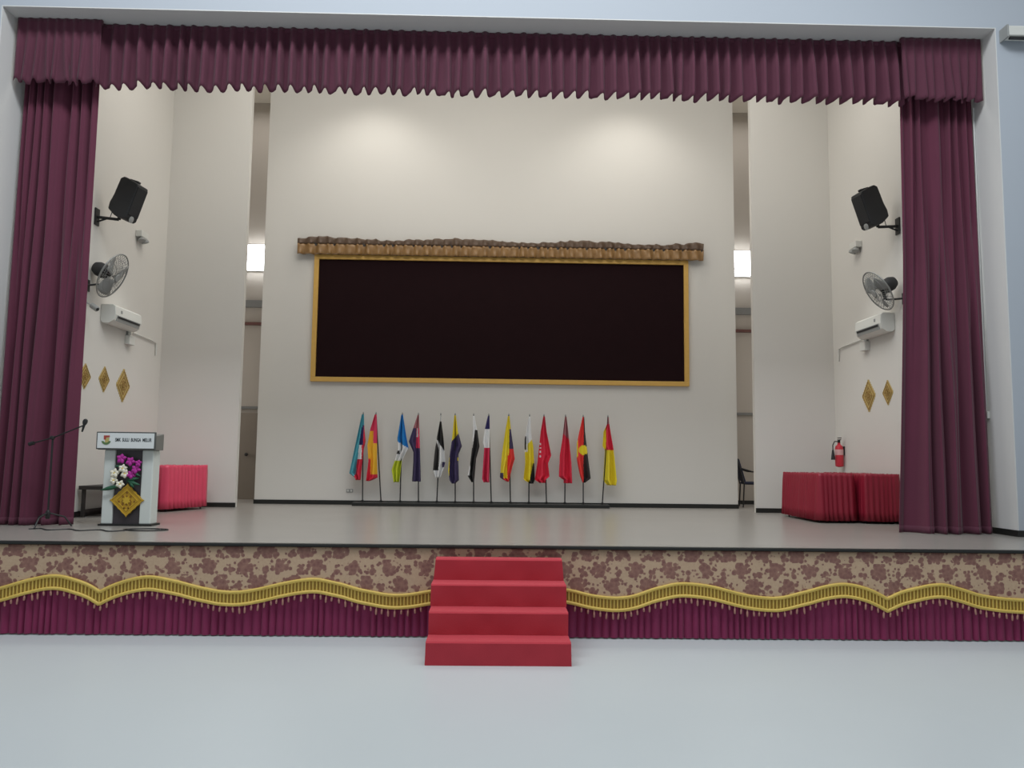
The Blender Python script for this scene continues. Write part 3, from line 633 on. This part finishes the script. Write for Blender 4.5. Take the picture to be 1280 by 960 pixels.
# ------------------------------------------------------------------ skirted tables
def skirted(name, lab, corners, top, hem, m, npl, seed, group=None, drape=.0):
    """corners: 4 xy points counter-clockwise; a cloth box with gathered sides, legs inside"""
    cx = sum(c[0] for c in corners) / 4; cy = sum(c[1] for c in corners) / 4
    root = thing(name, lab, 'table', (cx, cy, H), 0, group)
    cs = [Vector((c[0] - cx, c[1] - cy, 0)) for c in corners]
    Z = top - H
    sm = MB(); vs = [c * .985 + Vector((0, 0, Z - .03)) for c in cs] + [c * .985 + Vector((0, 0, Z - .003)) for c in cs]
    sm.add(vs, [(0, 1, 2, 3), (4, 7, 6, 5)] + [(i, (i + 1) % 4, (i + 1) % 4 + 4, i + 4) for i in range(4)]); sm.build('tabletop', brown_m, root)
    sm = MB(); sm.add([c * 1.003 + Vector((0, 0, Z)) for c in cs] + [c * 1.003 + Vector((0, 0, Z + .004)) for c in cs], [(0, 1, 2, 3), (4, 7, 6, 5)] + [(i, (i + 1) % 4, (i + 1) % 4 + 4, i + 4) for i in range(4)]); sm.build('top_cloth', m, root)
    for c in cs:
        q = c * .86; MB().tube([(q.x, q.y, 0), (q.x, q.y, Z - .03)], .014, 8).build('leg', metal_blk, root, smooth=True)
    per = []; rr = random.Random(seed)
    for i in range(4):
        a, b = cs[i], cs[(i + 1) % 4]; L = (b - a).length; n = max(6, int(L * npl)); nd = Vector(((b - a).y, -(b - a).x, 0)).normalized()
        for k in range(n * 4):
            t = k / (n * 4); ct = min(t, 1 - t) * L
            rnda = rr.uniform(.75, 1.25) if k % 4 == 0 else rnda if k else 1
            per.append((a + (b - a) * t, nd, math.sin(2 * PI * t * n + 1.3 * math.sin(7 * t + seed)) * rnda, min(1, ct / .05), rr.uniform(-.006, .006)))
    n = len(per); rows = [(Z + .008, .25), (Z - .03, .35), (Z - .1, .7), (Z * .55, 1), (Z * .25, 1.15), (hem, 1.3)]
    vs = [p + nd * (.012 + .016 * amp + (.014 * s * amp * e_) + drape * (1 - z / Z)) + Vector((0, 0, z + (dz if j in (0, 5) else 0))) for j, (z, amp) in enumerate(rows) for p, nd, s, e_, dz in per]
    fs = [(j * n + i, j * n + (i + 1) % n, (j + 1) * n + (i + 1) % n, (j + 1) * n + i) for j in range(5) for i in range(n)]
    MB().add(vs, fs).build('table_skirt', m, root, smooth='all', solid=.004)
    return root
skirted('skirted_table', 'small table with a bright pink satin skirt, right of the lectern', [(-4.955, 4.16), (-4.66, 5.0), (-5.20, 5.19), (-5.495, 4.35)], 1.568, .04, pink_m, 13, 3)
skirted('skirted_table', 'dark red skirted table, the left one of the pair at the right wall', [(4.535, 3.30), (5.02, 3.32), (5.02, 4.72), (4.55, 4.72)], 1.568, .035, maroon_m, 15, 5, 'dark red skirted tables', .02)
skirted('skirted_table', 'dark red skirted table, the right one, half hidden by the right curtain', [(5.15, 3.22), (5.62, 3.22), (5.62, 4.6), (5.15, 4.6)], 1.572, .035, maroon_m, 15, 8, 'dark red skirted tables', .0)

# low bench on left
bn = thing('low_bench', 'low dark bench against the left side wall, behind the lectern', 'bench', (-5.36, 3.6, H))
MB().box(-.27, .24, -.65, .55, .37, .42).build('bench_top', brown_m, bn, bevel=.005)
for x, y in ((-.22, -.6), (.2, -.6), (-.22, .5), (.2, .5)): MB().box(x - .02, x + .02, y - .02, y + .02, .0, .37).build('leg', brown_m, bn)
for x in (-.22, .2): MB().box(x - .015, x + .015, -.58, .48, .06, .10).build('rail', brown_m, bn)

# ------------------------------------------------------------------ lectern
lc = thing('lectern', 'white lectern with dark centre panel and lettered sign, at the left of the stage', 'lectern', (-4.45, 1.75, H))
hb = .90
MB().box(-.285, -.155, 0, .20, .02, hb).build('side_column', lect_w, lc, bevel=.012)
MB().box(.165, .30, 0, .20, .02, hb).build('side_column', lect_w, lc, bevel=.012)
MB().box(-.155, .165, .025, .18, .02, hb).build('centre_panel', lect_d, lc)
MB().box(-.31, .325, -.02, .23, 0, .022).build('plinth', black_m, lc, bevel=.004)
MB().prism([(0, 0), (0, .17), (.22, .20), (.22, 0)], -.345, .345, Matrix.Translation((.0, -.05, hb)) @ Matrix.Rotation(PI / 2, 4, 'Z')).build('desk_top', mat('lectern_grey', rgb(120, 120, 116), .5), lc, bevel=.006)
MB().box(-.355, .345, -.075, -.051, hb + .005, hb + .215).build('sign_frame', mat('sign_frame_grey', rgb(84, 86, 84), .5), lc, bevel=.004)
sb = MB().box(-.34, .33, -.080, -.0745, hb + .02, hb + .20).build('sign_board', mat('sign_white', rgb(226, 230, 230), .5, var=.01), lc)
def text(body, loc, size, m, parent, name='lettering', ext=.0008, scale=(1, 1, 1), fix_w=None):
    cu = bpy.data.curves.new(name, 'FONT'); cu.body = body; cu.size = size; cu.extrude = ext; cu.offset = size * .02; cu.align_x = 'CENTER'; cu.align_y = 'CENTER'
    o = bpy.data.objects.new(name, cu); COL.objects.link(o)
    dg = bpy.context.evaluated_depsgraph_get(); me = bpy.data.meshes.new_from_object(o.evaluated_get(dg))
    bpy.data.objects.remove(o)
    if fix_w:
        xs = [v.co.x for v in me.vertices]; s = fix_w / (max(xs) - min(xs))
        for v in me.vertices: v.co.x *= s
    me.materials.clear(); me.materials.append(m)
    o = bpy.data.objects.new(name, me); COL.objects.link(o); o.location = loc; o.rotation_euler = (PI / 2, 0, 0); o.parent = parent
    return o
text('SMK  SULU  BUNGA  MELUR', (.085, -.0812, hb + .118), .058, mat('sign_ink', rgb(46, 56, 62), .6), sb, fix_w=.43)
# emblem: shield with a ribbon below
ex, ez = -.235, hb + .115
MB().prism([(ex - .03, ez + .055), (ex + .04, ez + .055), (ex + .04, ez + .035), (ex + .0, ez + .03), (ex - .005, ez + .0), (ex - .03, ez + .01)], -.083, -.0805).build('emblem_flag', mat('emblem_red', rgb(170, 70, 60), .6), sb)
MB().prism([(ex - .012, ez + .025), (ex + .035, ez + .03), (ex + .035, ez - .02), (ex + .005, ez - .045), (ex - .015, ez - .02)], -.0826, -.0804).build('emblem_shield', mat('emblem_yellow', rgb(190, 176, 110), .6), sb)
MB().prism([(ex + .055 * math.cos(a), ez - .005 + .05 * math.sin(a)) for a in [PI + .15 + i * (PI - .3) / 12 for i in range(13)]] + [(ex + .03 * math.cos(a), ez - .008 + .022 * math.sin(a)) for a in [2 * PI - .15 - i * (PI - .3) / 12 for i in range(13)]], -.0834, -.0806).build('emblem_wreath', mat('emblem_green', rgb(92, 122, 76), .6), sb)
# gold diamond on the lectern front
ld = bpy.data.objects.new('diamond_plaque', None); COL.objects.link(ld); ld.parent = lc; ld.location = (.015, -.012, 1.19 - H)
for c in (0,):
    w, h = .205, .20
    n = 8; pts = []
    for q in range(4):
        for i in range(n):
            a = (q * n + i) / (4 * n) * 4; k = int(a); f = a - k; C4 = [(1, 0), (0, 1), (-1, 0), (0, -1)]
            p, q2 = C4[k], C4[(k + 1) % 4]
            s = 1.0 if i % 2 == 0 else .94
            pts.append(((p[0] * (1 - f) + q2[0] * f) * w * s, (p[1] * (1 - f) + q2[1] * f) * h * s))
    MB().prism(pts, 0, .010).build('plaque_plate', orn_m, ld)
    gold_l = mat('plaque_light_gold', rgb(206, 170, 52), .5, var=.1)
    mb = MB(); mc = MB()
    for a in (.93, .64):
        b = a - .06
        for i in range(4):
            p, q2 = C4[i], C4[(i + 1) % 4]
            mb.prism([(p[0] * w * a, p[1] * h * a), (q2[0] * w * a, q2[1] * h * a), (q2[0] * w * b, q2[1] * h * b), (p[0] * w * b, p[1] * h * b)], -.006, 0)
    mb.build('plaque_border', gold_l, ld)
    for row, cnt in ((.09, 3), (.045, 5), (-.015, 5), (-.045, 3), (-.09, 2)):
        for i in range(cnt):
            xx = (i - (cnt - 1) / 2) * .046
            if abs(xx) / w + abs(row) / h < .62: mc.prism([(xx + .014, row), (xx, row + .016), (xx - .014, row), (xx, row - .016)], -.006, 0)
    mc.build('plaque_motif', orn3_m, ld)
    MB().prism([(.055 * math.cos(i * PI / 8) * (1 if i % 2 else .6), .055 * math.sin(i * PI / 8) * (1 if i % 2 else .6)) for i in range(16)], -.009, 0).build('plaque_rosette', gold_l, ld)
# flowers pinned on the lectern (thing: bouquet)
fl = thing('flower_arrangement', 'magenta and white artificial orchids with dark leaves on the lectern front', 'flowers', (-4.45, 1.75, H))
def blossom(cx, cz, rad, m, seed):
    rr = random.Random(seed); mb = MB(); tilt = rr.uniform(-.3, .3)
    for k in range(5):
        a = k * 2 * PI / 5 + rr.uniform(-.2, .2) + tilt
        def pf(u, v):
            wd = math.sin(PI * min(1, v * .9 + .08)) * .42 * rad
            r_ = rad * v; s = (u - .5) * 2 * wd
            return Vector((cx + r_ * math.cos(a) - s * math.sin(a), -.035 - .03 * v + .03 * v * v - .012 * (1 - (2 * u - 1) ** 2) - .004 * k, cz + r_ * math.sin(a) + s * math.cos(a)))
        mb.grid(pf, 4, 5)
    b = mb.build('blossom', m, fl, smooth='all', solid=.002)
    MB().lathe([(.001, -.006), (.012, 0), (.010, .012), (.001, .018)], 10, axisT((cx, -.05, cz), (0, -1, 0))).build('blossom_centre', yellow_c if m is whitepetal_m else magenta_m, b, smooth='all')
S = .0104 / 9.14                                  # metres per zoomed unit
def fp(a, b): return (a - 350) * S + .015, .305 + (590 - b) * S
for i, (a, b, rd, m) in enumerate(((285, 160, .052, magenta_m), (380, 188, .048, magenta_m), (462, 205, .036, magenta_m), (440, 268, .048, magenta_m), (395, 325, .044, magenta_m),
                                   (222, 310, .050, whitepetal_m), (305, 262, .046, whitepetal_m), (330, 315, .046, whitepetal_m), (218, 385, .040, whitepetal_m), (285, 425, .044, whitepetal_m))):
    x, z = fp(a, b); blossom(x, z, rd * 1.2, m, i)
def leaf(x0_, z0_, x1_, z1_, wd):
    A = Vector((x0_, -.02, z0_)); B = Vector((x1_, -.035, z1_)); d_ = (B - A); nn = Vector((-d_.z, 0, d_.x)).normalized()
    MB().grid(lambda u, v: A + d_ * v + nn * ((u - .5) * 2 * wd * math.sin(PI * min(1, v * .93 + .07))) + Vector((0, -.012 * (1 - (2 * u - 1) ** 2) - .02 * math.sin(PI * v), 0)), 4, 8).build('leaf', leaf_m, fl, smooth='all', solid=.002)
for q in ((350, 380, 480, 360, .02), (350, 390, 490, 430, .022), (300, 430, 190, 470, .02), (290, 440, 80, 490, .024), (380, 390, 430, 460, .02), (300, 240, 215, 235, .012), (420, 300, 490, 340, .014)):
    (xa, za), (xb, zb_) = fp(q[0], q[1]), fp(q[2], q[3]); leaf(xa, za, xb, zb_, q[4])
MB().tube([(.0, -.012, .50), (.02, -.02, .62), (-.03, -.02, .72), (-.06, -.02, .80)], .004, 6).build('stem', leaf_m, fl, smooth=True)

# ------------------------------------------------------------------ microphone stand and cables
ms = thing('microphone_stand', 'black boom microphone stand in front of the left stage curtain', 'microphone stand', (-5.18, 1.42, H))
MB().tube([(0, 0, .12), (0, 0, 1.04)], .011, 8).build('pole', metal_blk, ms, smooth=True)
MB().lathe([(.02, .10), (.026, .12), (.026, .18), (.014, .20)], 12).build('collar', metal_blk, ms, smooth=True)
for k in range(3):
    a = k * 2 * PI / 3 + .5; MB().tube([(0, 0, .17), (.17 * math.cos(a), .17 * math.sin(a), .12), (.31 * math.cos(a) * .8, .31 * math.sin(a) * .8, .012)], .009, 8).build('leg', metal_blk, ms, smooth=True)
MB().tube([(-.24, 0, .96), (.0, 0, 1.03), (.34, 0, 1.175)], .008, 8).build('boom', metal_blk, ms, smooth=True)
MB().lathe([(.012, -.025), (.022, -.02), (.022, .02), (.012, .025)], 12, axisT((0, -.01, 1.03), (0, -1, 0))).build('clutch', metal_blk, ms, smooth=True)
MB().lathe([(.022, -.03), (.022, .03)], 12, axisT((-.24, 0, .96), (1, 0, .3))).build('counterweight', metal_blk, ms, smooth=True)
MB().lathe([(.010, -.10), (.014, -.02), (.024, .0), (.028, .02), (.022, .045), (.006, .055)], 14, axisT((.355, 0, 1.20), (.25, 0, 1))).build('microphone', plast_blk, ms, smooth=True)
def cable(pts, lab):
    o = MB().tube([(x, y, H + .007) for x, y in pts], .007, 6).build('floor_cable', metal_blk, smooth=True); return tag(o, lab, 'cable')
def wig(x0, y0, x1, y1, n, a, s):
    return [(x0 + (x1 - x0) * i / n, y0 + (y1 - y0) * i / n + a * math.sin(i * s)) for i in range(n + 1)]
cable(wig(-5.25, 1.18, -4.15, 1.05, 26, .07, .75), 'black cable lying on the stage floor between microphone stand and lectern')
lp = [(-3.98 + .16 * math.cos(t_ * .42) * (1 + .02 * t_), 1.22 + .13 * math.sin(t_ * .42)) for t_ in range(34)]
cable(lp, 'looped black cable on the stage floor in front of the lectern')

# ------------------------------------------------------------------ chair backstage right
ch = thing('armchair', 'dark blue chair with arms seen through the gap right of the back wall', 'chair', (4.86, 7.1, H), math.radians(-8))
for x, y in ((-.24, -.22), (.22, -.22), (-.24, .22), (.22, .22)): MB().tube([(x * 1.1, y * 1.05, .0), (x, y, .42)], .013, 8).build('leg', metal_blk, ch, smooth=True)
MB().box(-.24, .25, -.23, .23, .42, .47).build('seat', navychair_m, ch, bevel=.02)
MB().prism([(-.20, .47), (-.25, .47), (-.37, .82), (-.36, .90), (-.32, .90)], -.20, .20).build('backrest', navychair_m, ch, bevel=.02)
for y in (-.25, .25): MB().tube([(-.30, y, .72), (-.1, y, .66), (.20, y, .64), (.23, y, .58), (.22, y, .42)], .014, 8).tube([(-.24, y, .42), (-.37, y, .90)], .013, 8).build('armrest', metal_blk, ch, smooth=True)
